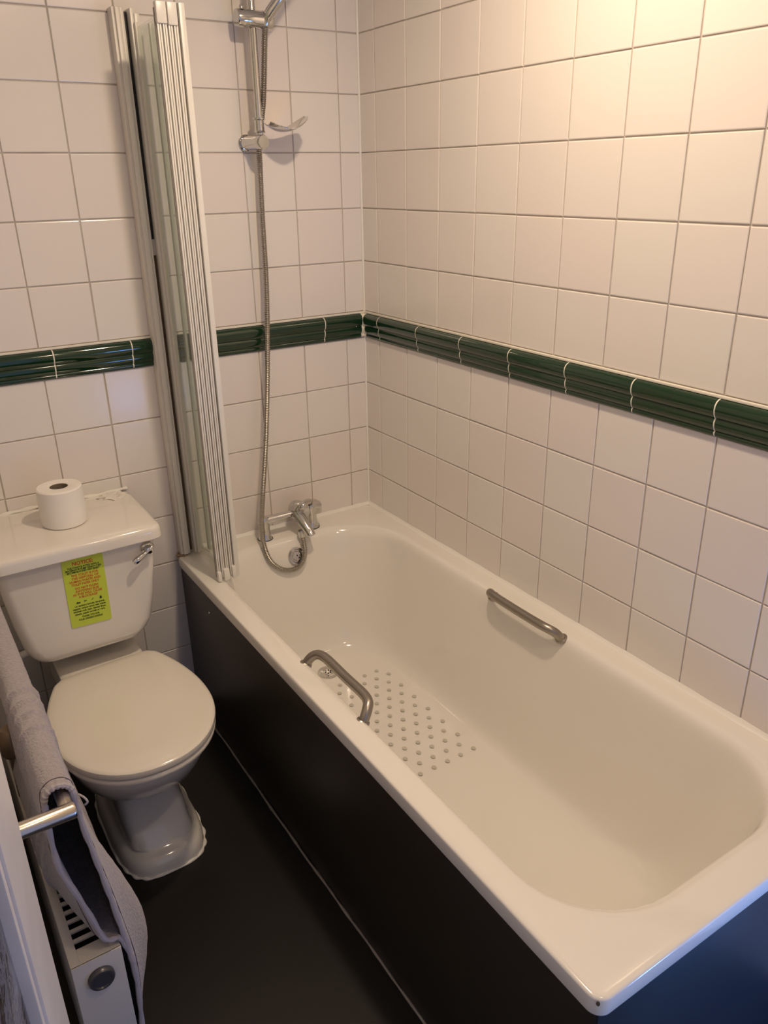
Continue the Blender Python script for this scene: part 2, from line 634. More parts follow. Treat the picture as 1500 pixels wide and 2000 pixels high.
# overflow and waste
n_over = Vector((0.0, -1.0, 0.42)).normalized()
oc = Vector((-0.352, -0.1235, 0.503))
ov = lathe('overflow_plate', oc - n_over * 0.006, n_over, [(0, 0.029), (0.007, 0.029), (0.010, 0.027), (0.0105, 0.022), (0.007, 0.0195), (0.007, 0.016), (0.010, 0.013), (0.0105, 0)], M['chrome'], bath, 28)
for dx, dz in ((0.006, 0.007), (0.001, -0.001)):
    uu = Vector((1, 0, 0))
    vv = n_over.cross(uu)
    c = oc + uu * dx - vv * dz
    lathe('hole', c + n_over * 0.0035, n_over, [(0, 0.0025), (0.0012, 0.0025)], M['black'], ov, 8)
wc = Vector((-0.358, -0.312, 0.1705))
wa = lathe('waste_outlet', wc, (0, 0, 1), [(0, 0.034), (0.003, 0.033), (0.004, 0.030), (0.002, 0.024), (0.001, 0.015), (0.003, 0.013), (0.0035, 0)], M['chrome'], bath, 28)
for a in range(6):
    c = wc + Vector((0.0085 * math.cos(a * PI / 3), 0.0085 * math.sin(a * PI / 3), 0.0034))
    lathe('hole', c, (0, 0, 1), [(0, 0.0025), (0.0008, 0.0025)], M['black'], wa, 8)
# anti slip patches on the floor of the bath
bmd = bmesh.new()
lathe_bm(bmd, (0, 0, 0), (0, 0, 1), [(0, 0.0064), (0.0003, 0.0062)], 10)
dme = bpy.data.meshes.new('grip_dot')
bmd.to_mesh(dme)
bmd.free()
dme.materials.append(M['dot'])
bath.location = (-0.35, -0.86, 0)
dots = []
for k in range(14):
    for j in range(8):
        xx = -0.205 - 0.0222 * k
        yy = -0.391 - 0.0706 * j + (-0.0353 if k % 2 == 0 else 0)
        if yy < -0.868:
            continue
        dots.append((xx, yy))
for xx, yy in dots:
    o = bpy.data.objects.new('grip_dot', dme)
    COL.objects.link(o)
    o.parent = bath
    ez = 0.1711
    edge = max(0.0, (xx + 0.225) / 0.02) if xx > -0.225 else (max(0.0, (-0.49 - xx) / 0.02))
    o.location = (xx, yy, ez + 0.0013 * min(edge, 1.5))
    o.scale = (1.0, 1.15, 1)


def grip(px, side):
    # the bar leans from the rim edge towards the inside of the bath
    r = 0.0115
    k = side
    path = [(px - k * 0.004, -0.745, 0.545), (px + k * 0.004, -0.746, 0.558), (px + k * 0.015, -0.752, 0.571), (px + k * 0.025, -0.765, 0.578), (px + k * 0.030, -0.795, 0.580),
            (px + k * 0.030, -0.88, 0.579), (px + k * 0.030, -0.955, 0.580), (px + k * 0.025, -0.983, 0.578), (px + k * 0.015, -0.996, 0.571), (px + k * 0.004, -1.003, 0.558), (px - k * 0.004, -1.004, 0.545)]
    g = tube('grab_handle', spline(path, 5), r, M['steel'], bath, 16)
    for yy in (-0.745, -1.004):
        lathe('foot', (px - k * 0.003, yy, 0.549), (k * 0.45, 0, 1), [(0, 0.0160), (0.005, 0.0155), (0.008, 0.0120)], M['steel'], g, 20)


grip(-0.641, 1)
grip(-0.067, -1)
own(bath)
# rusty old sealant lump at the wall end of the bath rim
bm = bmesh.new()
bmesh.ops.create_icosphere(bm, subdivisions=3, radius=1)
for v in bm.verts:
    k = 1 + 0.25 * math.sin(v.co.x * 7 + v.co.y * 5) * math.sin(v.co.z * 6 + 1)
    v.co = Vector((-0.686 + v.co.x * 0.017 * k, -0.022 + v.co.y * 0.019 * k, 0.559 + v.co.z * 0.006 * k))
finish(bm, 'trim_7', M['rust'], kind='structure')

# ------------------------------------------------------------------ bath screen
scr = thing('bath_screen', 'folding bath screen of white framed clear glass leaves, folded up at the wall', 'bath screen', (-0.66, -0.02, 0.56))
ZS0, ZS1 = 0.572, 1.955
bm = bmesh.new()
box_bm(bm, -0.692, -0.684, -0.034, 0.0, 0.566, 1.987, 0.001)
box_bm(bm, -0.685, -0.672, -0.040, 0.0, 0.566, 1.987, 0.002)
box_bm(bm, -0.673, -0.664, -0.036, 0.0, 0.566, 1.987, 0.001)
finish(bm, 'wall_profile', M['whitegrey'], scr)
box('rubber_seal', -0.664, -0.652, -0.022, 0.0, 1.47, 1.98, M['black'], scr)
box('seal_end', -0.663, -0.653, -0.024, 0.0, 1.43, 1.47, M['whitegrey'], scr)['label'] = 'pale end piece of the black seal'
box('stained_seal', -0.664, -0.652, -0.020, 0.0, 0.568, 1.43, M['brown'], scr)['label'] = 'brown stained lower strip of the seal'
bm = bmesh.new()
box_bm(bm, -0.653, -0.644, -0.048, -0.002, 0.570, 1.985, 0.0015)
box_bm(bm, -0.645, -0.632, -0.052, -0.012, 0.570, 1.975, 0.003)
finish(bm, 'pivot_profile', M['white'], scr)
NP = 5
for k in range(NP):
    xn = -0.6565 + 0.0125 * k        # near (free) end
    xf = -0.644 + 0.0085 * k         # wall end
    a = Vector((xf, -0.054, 0))
    b = Vector((xn, -0.252, 0))
    d = (b - a).normalized()
    nn = Vector((d.y, -d.x, 0))
    leaf = bpy.data.objects.new('leaf', None)
    # glass
    bm = bmesh.new()
    q0, q1 = a + d * 0.008, b - d * 0.010
    vs = []
    for zz in (ZS0 + 0.012, ZS1 - 0.012):
        for p, s in ((q0, 1), (q1, 1), (q1, -1), (q0, -1)):
            vs.append(bm.verts.new((p.x + nn.x * 0.002 * s, p.y + nn.y * 0.002 * s, zz)))
    for f in ((0, 1, 2, 3), (4, 7, 6, 5), (0, 4, 5, 1), (1, 5, 6, 2), (2, 6, 7, 3), (3, 7, 4, 0)):
        bm.faces.new([vs[i] for i in f])
    gl = finish(bm, 'glass_leaf', M['glass'], scr, smooth=False)
    # edge profile at the free end: two ribs with a groove
    bm = bmesh.new()
    last = (k == NP - 1)
    if last:
        box_bm(bm, xn - 0.0045, xn + 0.0085, b.y - 0.006, b.y + 0.018, ZS0 - 0.008, ZS1 + 0.012, 0.002)
        box_bm(bm, xn + 0.0075, xn + 0.0125, b.y + 0.004, b.y + 0.022, ZS0 - 0.004, ZS1 + 0.008, 0.001)
    else:
        box_bm(bm, xn - 0.0052, xn - 0.0012, b.y - 0.002, b.y + 0.013, ZS0, ZS1, 0.001)
        box_bm(bm, xn + 0.0004, xn + 0.0044, b.y - 0.001, b.y + 0.013, ZS0, ZS1, 0.001)
        box_bm(bm, xn - 0.0022, xn + 0.0014, b.y + 0.003, b.y + 0.012, ZS0, ZS1)
    finish(bm, 'leaf_profile', M['white'], gl)
    if k == 0:
        # darker rebate strips
        pass
    if k in (1, 3):
        box('gasket', xn + 0.0046, xn + 0.0068, b.y + 0.003, b.y + 0.010, ZS0, ZS1, M['gasket'], gl)
    else:
        box('gasket', xn - 0.0074, xn - 0.0054, b.y + 0.004, b.y + 0.010, ZS0, ZS1, M['gasket'], gl)
    # wall-side profile
    if k in (0, NP - 1):
        box('hinge_strip', xf - 0.0035, xf + 0.0035, a.y - 0.006, a.y + 0.006, ZS0, ZS1, M['whitegrey'], gl, bev=0.001)
for j, (xa, xb, t1, t0) in enumerate(((-0.6625, -0.6395, 0.030, 0.028), (-0.6375, -0.6155, 0.032, 0.034))):
    box('hinge_cap', xa, xb, -0.2585, -0.240, ZS1 - t1, ZS1 + 0.012, M['white'], scr, bev=0.003)
for xa, xb, dz in ((-0.6635, -0.6525, 0.0), (-0.6455, -0.6285, 0.008), (-0.6205, -0.609, 0.013)):
    box('hinge_foot', xa, xb, -0.262, -0.238, 0.5625, 0.592 + dz * 0.6, M['white'], scr, bev=0.003)
own(scr)

# ------------------------------------------------------------------ bath tap
tap = thing('bath_mixer_tap', 'chrome bath shower mixer tap standing on the far end of the bath rim', 'tap', (-0.349, -0.075, 0.56))
for i, xx in enumerate((-0.427, -0.262)):
    r = 0.0185 if i == 0 else 0.021
    lathe('base_ring', (xx, -0.062, 0.5575), (0, 0, 1), [(0, r + 0.006), (0.004, r + 0.006), (0.0045, r)], M['black'], tap, 24)
    lathe('leg', (xx, -0.062, 0.562), (0, 0, 1), [(0, r + 0.004), (0.004, r + 0.003), (0.012, r - 0.001), (0.045, r - 0.002), (0.062, r - 0.001), (0.072, r - 0.005), (0.076, 0)], M['chrome'], tap, 24)
tube('cross_body', spline([(-0.431, -0.062, 0.618), (-0.418, -0.064, 0.622), (-0.36, -0.066, 0.622), (-0.300, -0.066, 0.622), (-0.262, -0.062, 0.622)], 4), 0.0145, M['chrome'], tap, 18)
lathe('valve_body', (-0.308, -0.040, 0.630), (0.05, -1, 0.12), [(0, 0.020), (0.008, 0.028), (0.03, 0.030), (0.055, 0.028), (0.060, 0.024), (0.062, 0.0)], M['chrome'], tap, 28)
bm = bmesh.new()
box_bm(bm, -0.285, -0.238, -0.104, -0.050, 0.615, 0.655, 0.012)
finish(bm, 'valve_block', M['chrome'], tap)
tube('lever', spline([(-0.314, -0.098, 0.644), (-0.314, -0.110, 0.660), (-0.295, -0.100, 0.666), (-0.270, -0.085, 0.658)], 5), [0.011, 0.011] + [0.0105] * 12 + [0.008, 0.006], M['chrome'], tap, 14)
tube('spout', spline([(-0.322, -0.085, 0.628), (-0.318, -0.112, 0.612), (-0.314, -0.138, 0.592), (-0.312, -0.152, 0.580), (-0.311, -0.157, 0.574)], 4), [0.020, 0.020, 0.0195, 0.019, 0.018, 0.0175, 0.017, 0.0165, 0.016, 0.0155, 0.015, 0.0145, 0.0145, 0.0148, 0.0148, 0.0145, 0.011], M['chrome'], tap, 18)
lathe('spout_nut', (-0.328, -0.118, 0.585), (0.1, -0.1, -1), [(0, 0.010), (0.006, 0.0115), (0.022, 0.011), (0.026, 0.008)], M['chrome'], tap, 12)
own(tap)

# ------------------------------------------------------------------ shower rail
rail = thing('shower_riser_rail', 'chrome vertical shower rail fixed to the back tiles above the tap', 'shower rail', (-0.345, 0, 1.70))
tube('riser_pole', [(-0.3475, -0.060, 1.705), (-0.3475, -0.060, 2.30)], 0.0098, M['chrome'], rail, 18)
lathe('wall_flange', (-0.3640, 0.0, 1.700), (0.05, -1, 0), [(0, 0.0215), (0.004, 0.0215), (0.006, 0.019)], M['chrome'], rail, 24)
lathe('lower_bracket', (-0.3640, -0.002, 1.700), (0.155, -1, 0), [(0, 0.0175), (0.06, 0.0175), (0.064, 0.018), (0.084, 0.018), (0.087, 0.016), (0.0875, 0)], M['chrome'], rail, 28)
lathe('upper_bracket', (-0.3475, -0.002, 2.29), (0, -1, 0), [(0, 0.0175), (0.078, 0.0175), (0.081, 0.014), (0.0815, 0)], M['chrome'], rail, 24)
tube('slider', [(-0.392, -0.062, 1.982), (-0.388, -0.062, 1.982), (-0.345, -0.063, 1.981), (-0.322, -0.064, 1.980)], [0.0185, 0.0205, 0.0205, 0.0205], M['chrome'], rail, 28)
lathe('slider_knob', (-0.322, -0.064, 1.980), (1, -0.05, -0.05), [(0, 0.0215), (0.020, 0.0225), (0.026, 0.020), (0.028, 0)], M['chrome'], rail, 24)
lathe('slider_lock', (-0.379, -0.070, 2.000), (0, -0.1, 1), [(0, 0.006), (0.007, 0.006), (0.009, 0.0045), (0.0092, 0)], M['chrome'], rail, 14)
own(rail)

dish = thing('soap_dish', 'small wavy chrome soap dish clipped to the lower end of the shower rail', 'soap dish', (-0.29, -0.08, 1.735))
lathe('clip_ring', (-0.3475, -0.060, 1.722), (0, 0, 1), [(0, 0.0135), (0.003, 0.0155), (0.006, 0.013), (0.030, 0.0125), (0.033, 0.0165), (0.036, 0.0165), (0.037, 0.011)], M['chrome'], dish, 22)
bm = bmesh.new()
NU, NV = 26, 10
top = []
for sgn in (0, 1):
    g = []
    for i in range(NU + 1):
        t = i / NU
        xx = -0.334 + 0.116 * t
        half = 0.046 * (max(0.0, math.sin(PI * min(1, (t * 0.93 + 0.05)))) ** 0.55) + 0.002
        zc = 1.741 - 0.016 * math.sin(PI * (t * 1.15)) + 0.014 * t ** 2.5
        row = []
        for j in range(NV + 1):
            s = -1 + 2 * j / NV
            zz = zc + 0.007 * s * s * (1 - t * 0.6) - (0.0022 if sgn else 0)
            row.append(bm.verts.new((xx, -0.082 + half * s, zz)))
        g.append(row)
    top.append(g)
for g in top:
    for i in range(NU):
        for j in range(NV):
            bm.faces.new((g[i][j], g[i + 1][j], g[i + 1][j + 1], g[i][j + 1]))
for i in range(NU):
    for j in (0, NV):
        bm.faces.new((top[0][i][j], top[0][i + 1][j], top[1][i + 1][j], top[1][i][j]))
for j in range(NV):
    for i in (0, NU):
        bm.faces.new((top[0][i][j], top[0][i][j + 1], top[1][i][j + 1], top[1][i][j]))
finish(bm, 'tray', M['chrome'], dish)
own(dish)

hs = thing('hand_shower', 'chrome hand shower held in the rail slider at the top of the picture', 'hand shower', (-0.31, -0.08, 1.99))
tube('handle', spline([(-0.318, -0.076, 1.968), (-0.312, -0.086, 1.990), (-0.292, -0.110, 2.022), (-0.268, -0.135, 2.065), (-0.246, -0.158, 2.105)], 5),
     [0.0085, 0.0085, 0.009, 0.0095, 0.0115, 0.0135, 0.014, 0.014, 0.014, 0.014, 0.0138, 0.0135, 0.013, 0.013, 0.013, 0.013, 0.013, 0.013, 0.013, 0.013, 0.013], M['chrome'], hs, 18)
lathe('spray_head', (-0.236, -0.160, 2.120), (0.12, -0.62, -0.78), [(-0.022, 0.012), (-0.012, 0.034), (0.004, 0.040), (0.012, 0.040), (0.014, 0.036), (0.0145, 0)], M['chrome'], hs, 32)
own(hs)

# hose with steel windings
path = spline([(-0.318, -0.074, 1.966), (-0.3205, -0.068, 1.93), (-0.330, -0.058, 1.80), (-0.339, -0.036, 1.71), (-0.3410, -0.032, 1.64), (-0.3455, -0.034, 1.52), (-0.351, -0.040, 1.33),
               (-0.366, -0.044, 1.124), (-0.391, -0.048, 0.893), (-0.424, -0.064, 0.715), (-0.447, -0.090, 0.630), (-0.456, -0.112, 0.572), (-0.444, -0.130, 0.512), (-0.405, -0.142, 0.476),
               (-0.358, -0.146, 0.474), (-0.331, -0.140, 0.505), (-0.3255, -0.128, 0.545), (-0.3265, -0.120, 0.565)], 22)
# resample evenly
L = [0]
for a, b in zip(path[:-1], path[1:]):
    L.append(L[-1] + (b - a).length)
step = 0.0026
N = int(L[-1] / step)
res, k = [], 0
for i in range(N + 1):
    s = i * step
    while k < len(L) - 2 and L[k + 1] < s:
        k += 1
    t = (s - L[k]) / max(1e-9, L[k + 1] - L[k])
    res.append(path[k].lerp(path[k + 1], min(t, 1)))
hose = tube('shower_hose', res, [0.0084 if i % 2 else 0.0066 for i in range(len(res))], M['hose'], None, 10)
hose['label'] = 'long ribbed steel shower hose looping from the rail down to the tap'
hose['category'] = 'hose'

# ------------------------------------------------------------------ toilet
CX = -1.008
wcx = thing('toilet', 'white close coupled toilet with closed lid beside the bath', 'toilet', (CX, -0.40, 0))


def seat_outline(z, grow=0.0, n=64, front=-0.757, back=-0.290):
    pts = []
    yc, hw = -0.530, 0.187 + grow
    fr = yc - (front - grow)
    bk = (back + grow * 0.5)
    K = n // 2
    # front half: angle from 0 (right) to 180 (left) through the front
    for k in range(K + 1):
        a = PI * k / K
        cx_, sy_ = math.cos(a), math.sin(a)
        e = 2 / 2.15
        pts.append((math.copysign(abs(cx_) ** e, cx_) * hw, yc - (sy_ ** e) * fr))
    # left side to the back
    m_ = 14
    for k in range(1, m_ + 1):
        t = k / m_
        y = yc + (bk - yc) * t
        pts.append((-(hw - (hw - 0.126 - grow) * t ** 2.0) + (0.010 * max(0, (t - 0.93) / 0.07)), y))
    for k in range(1, 6):
        t = k / 6
        pts.append((-0.116 + 0.232 * t, bk + 0.004 * math.sin(PI * t)))
    for k in range(m_, 0, -1):
        t = k / m_
        y = yc + (bk - yc) * t
        pts.append(((hw - (hw - 0.126 - grow) * t ** 2.0) - (0.010 * max(0, (t - 0.93) / 0.07)), y))
    # slight shear: the lid sits a touch askew
    return [Vector((CX + x + 0.0 * y, y + 0.055 * x * max(0.0, (y + 0.45)) / 0.16, z)) for x, y in pts]


def seat_slab(name, z0, z1, grow, material, r=0.006, crown=0.0):
    rings = [seat_outline(z0, grow - r), seat_outline(z0 + r * 0.5, grow - r * 0.15), seat_outline((z0 + z1) / 2, grow), seat_outline(z1 - r * 0.55, grow - r * 0.15),
             seat_outline(z1 - r * 0.15, grow - r * 0.6), seat_outline(z1, grow - r * 1.3), ]
    cy = -0.52
    for f, c in ((0.93, 0.4), (0.8, 0.75), (0.5, 1.0), (0.15, 1.0)):
        rings.append([Vector((CX + (p.x - CX) * f, cy + (p.y - cy) * f, z1 + crown * c)) for p in rings[5]])
    return finish(loft_bm(bmesh.new(), rings), name, material, wcx)


seat_slab('seat_lid', 0.4165, 0.437, 0.001, M['seatplastic'], 0.007, 0.0022)
seat_slab('seat_ring', 0.399, 0.414, -0.001, M['seatplastic'], 0.006)
for sx in (-0.07, 0.07):
    tube('hinge', [(CX + sx - 0.018, -0.278, 0.416), (CX + sx + 0.018, -0.278, 0.416)], 0.008, M['seatplastic'], wcx, 12)


def sup(cx, hw, y_front, y_back, z, e=2.3, n=48, eb=None, e2=None):
    """egg outline: front elliptic (towards -y), back squarer"""
    yc = y_back + (y_front - y_back) * 0.48
    pts = []
    for k in range(n):
        a = 2 * PI * k / n
        c, s = math.cos(a), math.sin(a)
        ee = e if s < 0 else (eb or 3.2)
        xx = math.copysign(abs(c) ** (2 / ee), c) * hw
        yy = math.copysign(abs(s) ** (2 / ee), s)
        yy = yc + (yy * (y_back - yc) if s > 0 else yy * (yc - y_front))
        pts.append(Vector((cx + xx, yy, z)))
    return pts


PX = -0.990
rings = []
for (z, hw, yf, yb, e) in ((0.0, 0.113, -0.628, -0.20, 3.6), (0.012, 0.113, -0.628, -0.20, 3.6), (0.030, 0.110, -0.624, -0.20, 3.6), (0.040, 0.105, -0.618, -0.20, 3.5), (0.046, 0.099, -0.608, -0.20, 3.4), (0.052, 0.092, -0.597, -0.20, 3.4),
                           (0.060, 0.087, -0.588, -0.20, 6.0), (0.085, 0.084, -0.574, -0.20, 6.0), (0.13, 0.084, -0.560, -0.20, 6.0), (0.185, 0.080, -0.548, -0.20, 5.0), (0.215, 0.080, -0.550, -0.20, 3.6), (0.235, 0.090, -0.566, -0.19, 2.5),
                           (0.250, 0.116, -0.604, -0.20, 2.4), (0.270, 0.138, -0.645, -0.22, 2.3), (0.300, 0.155, -0.685, -0.235, 2.25), (0.335, 0.166, -0.712, -0.245, 2.2), (0.365, 0.174, -0.730, -0.25, 2.2), (0.385, 0.177, -0.739, -0.25, 2.2),
                           (0.394, 0.177, -0.739, -0.25, 2.2), (0.397, 0.170, -0.731, -0.255, 2.2)):
    t = min(1, max(0, (z - 0.05) / 0.2))
    rings.append(sup(PX + (CX - PX) * t, hw, yf, yb, z, e, eb=3.2 - 0.9 * t))
finish(loft_bm(bmesh.new(), rings), 'bowl_and_pedestal', M['ceramic'], wcx)
# sealant round the foot
base = sup(PX, 0.1145, -0.6300, -0.20, 0.0, 3.6, n=160)
pts = [Vector((p.x, p.y, 0.002)) for p in base if p.y < -0.21]
idx = [i for i, p in enumerate(base) if p.y < -0.21]
pts = [Vector((base[i].x + 0.0012 * math.sin(i * 0.9), base[i].y + 0.0012 * math.cos(i * 0.7), 0.001)) for i in idx]
tube('foot_sealant', pts, [0.0036 + 0.0012 * math.sin(i * 0.8) for i in range(len(pts))], M['silicone'], wcx, 8)
# shelf behind the seat
rings = [rrect(-1.118, -0.898, -0.292, -0.05, 0.012, z) for z in (0.33, 0.412)] + [rrect(-1.112, -0.904, -0.286, -0.056, 0.010, 0.4165)]
finish(loft_bm(bmesh.new(), rings), 'cistern_shelf', M['ceramic'], wcx)
# cistern
rings = []
for (z, x0, x1, yf, r) in ((0.469, -1.135, -0.925, -0.240, 0.03), (0.474, -1.150, -0.908, -0.265, 0.035), (0.484, -1.163, -0.893, -0.277, 0.036), (0.502, -1.176, -0.876, -0.283, 0.034), (0.530, -1.186, -0.862, -0.285, 0.030), (0.60, -1.199, -0.848, -0.285, 0.028),
                           (0.70, -1.210, -0.834, -0.285, 0.026), (0.765, -1.216, -0.828, -0.285, 0.026)):
    rings.append(rrect(x0, x1, yf, -0.02, r, z))
finish(loft_bm(bmesh.new(), rings), 'cistern', M['china_front'], wcx)
rings = []
LX0, LX1, LYF, LYB = -1.232, -0.812, -0.312, -0.006
for ins, z in ((0.003, 0.762), (0.0, 0.765), (0.001, 0.784), (0.0025, 0.7915), (0.006, 0.796), (0.012, 0.7985), (0.03, 0.7998), (0.06, 0.800)):
    rings.append(rrect(LX0 + ins, LX1 - ins, LYF + ins, LYB - ins * 0.4, [max(0.045 - ins * 0.5, 0.01), 0.03, max(0.032 - ins * 0.4, 0.01), max(0.032 - ins * 0.4, 0.01)], z))
finish(loft_bm(bmesh.new(), rings), 'cistern_lid', M['ceramic'], wcx)
# silicone smear at the back of the lid
bm = bmesh.new()
bmesh.ops.create_icosphere(bm, subdivisions=4, radius=1)
for v in bm.verts:
    k = 1 + 0.22 * math.sin(v.co.x * 9 + 2) * math.cos(v.co.y * 8) + 0.1 * math.sin(v.co.y * 19 + v.co.x * 13)
    v.co = Vector((-0.868 + v.co.x * 0.042 * k, -0.040 + v.co.y * 0.034 * k, 0.797 + v.co.z * 0.009 * k))
finish(bm, 'sealant_smear', M['ceramic'], wcx)
pts = [(-1.21 + 0.0116 * i, -0.006, 0.800 + 0.003 * math.sin(i * 0.9) * math.sin(i * 0.33)) for i in range(35)]
tube('lid_sealant', pts, [0.006 + 0.002 * math.sin(i * 1.3) for i in range(35)], M['silicone'], wcx, 8)
# flush lever
lv = lathe('lever_boss', (-0.8545, -0.284, 0.7345), (0, -1, 0), [(0, 0.0185), (0.004, 0.0185), (0.008, 0.0155), (0.010, 0.0110), (0.020, 0.0105), (0.024, 0.009), (0.026, 0)], M['chrome'], wcx, 24)
tube('lever_arm', spline([(-0.846, -0.302, 0.7405), (-0.858, -0.306, 0.734), (-0.878, -0.310, 0.725), (-0.900, -0.314, 0.714)], 4), [0.007, 0.0075, 0.0075, 0.007, 0.006, 0.0055, 0.0055, 0.006, 0.0068, 0.0078, 0.0085, 0.0085, 0.006], M['chrome'], lv, 14)
# water inlet left of the cistern
tube('inlet_pipe', [(-1.16, -0.14, 0.478), (-1.16, -0.14, 0.455), (-1.19, -0.14, 0.445), (-1.39, -0.14, 0.445)], 0.011, M['silicone'], wcx, 12)
# sticker
st = bpy.data.objects.new
A = Vector((-1.0670, -0.2866, 0.7545))
U = Vector((0.1000, 0, -0.0030))
Vv = Vector((-0.0035, 0, -0.1900))
nrm = Vector((0, -1, 0))


def sp(u, v, d=0.0):
    return A + U * u + Vv * v + nrm * d


bm = bmesh.new()
out = rrect(0.0, 0.100, 0.0, 0.190, 0.006, 0, 4, 2)
rings = [[sp(p.x / 0.1, p.y / 0.19, -0.002) for p in out], [sp(p.x / 0.1, p.y / 0.19, 0.0004) for p in out]]
stick = finish(loft_bm(bm, rings), 'notice_sticker', M['sticker'], wcx, smooth=False)
stick['label'] = 'lime yellow notice sticker with red and black print'
TXT = [  # text, centre v, height, colour, width
    ('NOTICE:', 0.075, 0.0098, 'ink_red', 0.50, 0.50),
    ('THIS TOILET IS FITTED WITH A', 0.130, 0.0048, 'ink_black', 0.50, 0.78),
    ('MACERATOR PUMP WHICH CAN', 0.162, 0.0048, 'ink_black', 0.50, 0.86),
    ('BECOME BLOCKED VERY EASILY', 0.194, 0.0048, 'ink_black', 0.49, 0.80),
    ('THE TOILET IS FOR', 0.242, 0.0062, 'ink_red', 0.51, 0.66),
    ('THE DISPOSAL OF', 0.287, 0.0062, 'ink_red', 0.51, 0.66),
    ('HUMAN WASTE AND', 0.332, 0.0062, 'ink_red', 0.50, 0.76),
    ('TOILET PAPER ONLY', 0.377, 0.0062, 'ink_red', 0.49, 0.68),
    ('DO NOT FLUSH', 0.434, 0.0062, 'ink_red', 0.51, 0.56),
    ('ANYTHING ELSE', 0.478, 0.0062, 'ink_red', 0.51, 0.58),
    ('AS THIS WILL CAUSE', 0.522, 0.0062, 'ink_red', 0.51, 0.72),
    ('A BLOCKAGE', 0.566, 0.0062, 'ink_red', 0.51, 0.46),
    ('i.e. sanitary towels, tampons,', 0.690, 0.0050, 'ink_black', 0.52, 0.74),
    ('nappies, cotton wool, wet wipes,', 0.730, 0.0050, 'ink_black', 0.50, 0.82),
    ('kitchen roll, hair, dental floss,', 0.770, 0.0050, 'ink_black', 0.50, 0.80),
    ('plastic, paper towels or rags.', 0.810, 0.0050, 'ink_black', 0.50, 0.74),
    ('THANK YOU FOR', 0.860, 0.0050, 'ink_black', 0.50, 0.44),
    ('YOUR UNDERSTANDING', 0.900, 0.0050, 'ink_black', 0.49, 0.60)]
dg = None
for txt, v, h, colr, uc, wd in TXT:
    cu = bpy.data.curves.new('lettering', 'FONT')
    cu.body = txt
    cu.align_x = 'CENTER'
    cu.align_y = 'CENTER'
    cu.size = 1.0
    cu.resolution_u = 2
    cu.offset = 0.034
    tmp = bpy.data.objects.new('tmp_text', cu)
    COL.objects.link(tmp)
    dg = bpy.context.evaluated_depsgraph_get()
    dg.update()
    me = bpy.data.meshes.new_from_object(tmp.evaluated_get(dg))
    bpy.data.objects.remove(tmp)
    xs = [vv.co.x for vv in me.vertices]
    wtxt = max(xs) - min(xs)
    sx = wd * 0.100 / wtxt
    sy = h / 0.72
    ux = U.normalized()
    vy = -Vv.normalized()
    for vv in me.vertices:
        vv.co = sp(uc, v, 0.0007) + ux * (vv.co.x * sx) + vy * (vv.co.y * sy)
    link('lettering', me, M[colr], stick, smooth=False)
# four little pictograms
def blob(u, v, pts, colr):
    bm = bmesh.new()
    fs = [bm.verts.new(sp(u, v, 0.0007) + U.normalized() * (x * 0.001) - Vv.normalized() * (y * 0.001)) for x, y in pts]
    bm.faces.new(fs)
    finish(bm, 'pictogram', M[colr], stick, smooth=False)


blob(0.25, 0.640, [(-5, -2.5), (5, -2.5), (5, 0), (3, 1.8), (1, 0), (-1, 3), (-3, 1.5), (-5, 0)], 'ink_black')
blob(0.42, 0.634, [(-4, 0), (-2, -2), (3, -1), (4, 1.5), (0, 0.5), (-3, 1.5)], 'ink_black')
blob(0.60, 0.634, [(-4, -2.5), (-2, -2.5), (4, 2.5), (2, 2.8)], 'ink_black')
blob(0.80, 0.632, [(-3, -4), (3, -4), (3, 0), (1.5, 3.8), (-1.5, 3.8), (-2.2, 0)], 'ink_black')
own(wcx)
# lettering sits three deep below the root
for g in stick.children:
    pass

# toilet roll on the lid
tr = thing('toilet_roll', 'white toilet roll standing on the cistern lid', 'toilet roll', (-1.018, -0.153, 0.8))
RC = Vector((-1.018, -0.153, 0.8005))
bm = bmesh.new()
n = 48
prof = [(0.0, 0.024), (0.0, 0.052), (0.003, 0.0555), (0.05, 0.0565), (0.097, 0.0555), (0.1, 0.0525), (0.1, 0.024), (0.099, 0.0225), (0.0, 0.0225)]
rings = []
for d, r in prof:
    rings.append([RC + Vector((r * math.cos(2 * PI * k / n) * (1 + (0.015 * math.sin(3 * 2 * PI * k / n) if r > 0.04 else 0)), r * math.sin(2 * PI * k / n), d)) for k in range(n)])
R_ = [[bm.verts.new(p) for p in r] for r in rings]
for a, b in zip(R_, R_[1:] + R_[:1]):
    for k in range(n):
        bm.faces.new((a[k], a[(k + 1) % n], b[(k + 1) % n], b[k]))
finish(bm, 'paper', M['paper'], tr)
bm = bmesh.new()
for r in (0.0224, 0.0212):
    pass
rings = [[RC + Vector((r * math.cos(2 * PI * k / 32), r * math.sin(2 * PI * k / 32), d)) for k in range(32)] for d, r in ((0.001, 0.0223), (0.0985, 0.0223), (0.0985, 0.0210), (0.001, 0.0210))]
R_ = [[bm.verts.new(p) for p in r] for r in rings]
for a, b in zip(R_, R_[1:] + R_[:1]):
    for k in range(32):
        bm.faces.new((a[k], a[(k + 1) % 32], b[(k + 1) % 32], b[k]))
finish(bm, 'cardboard_core', M['card'], tr)
own(tr)

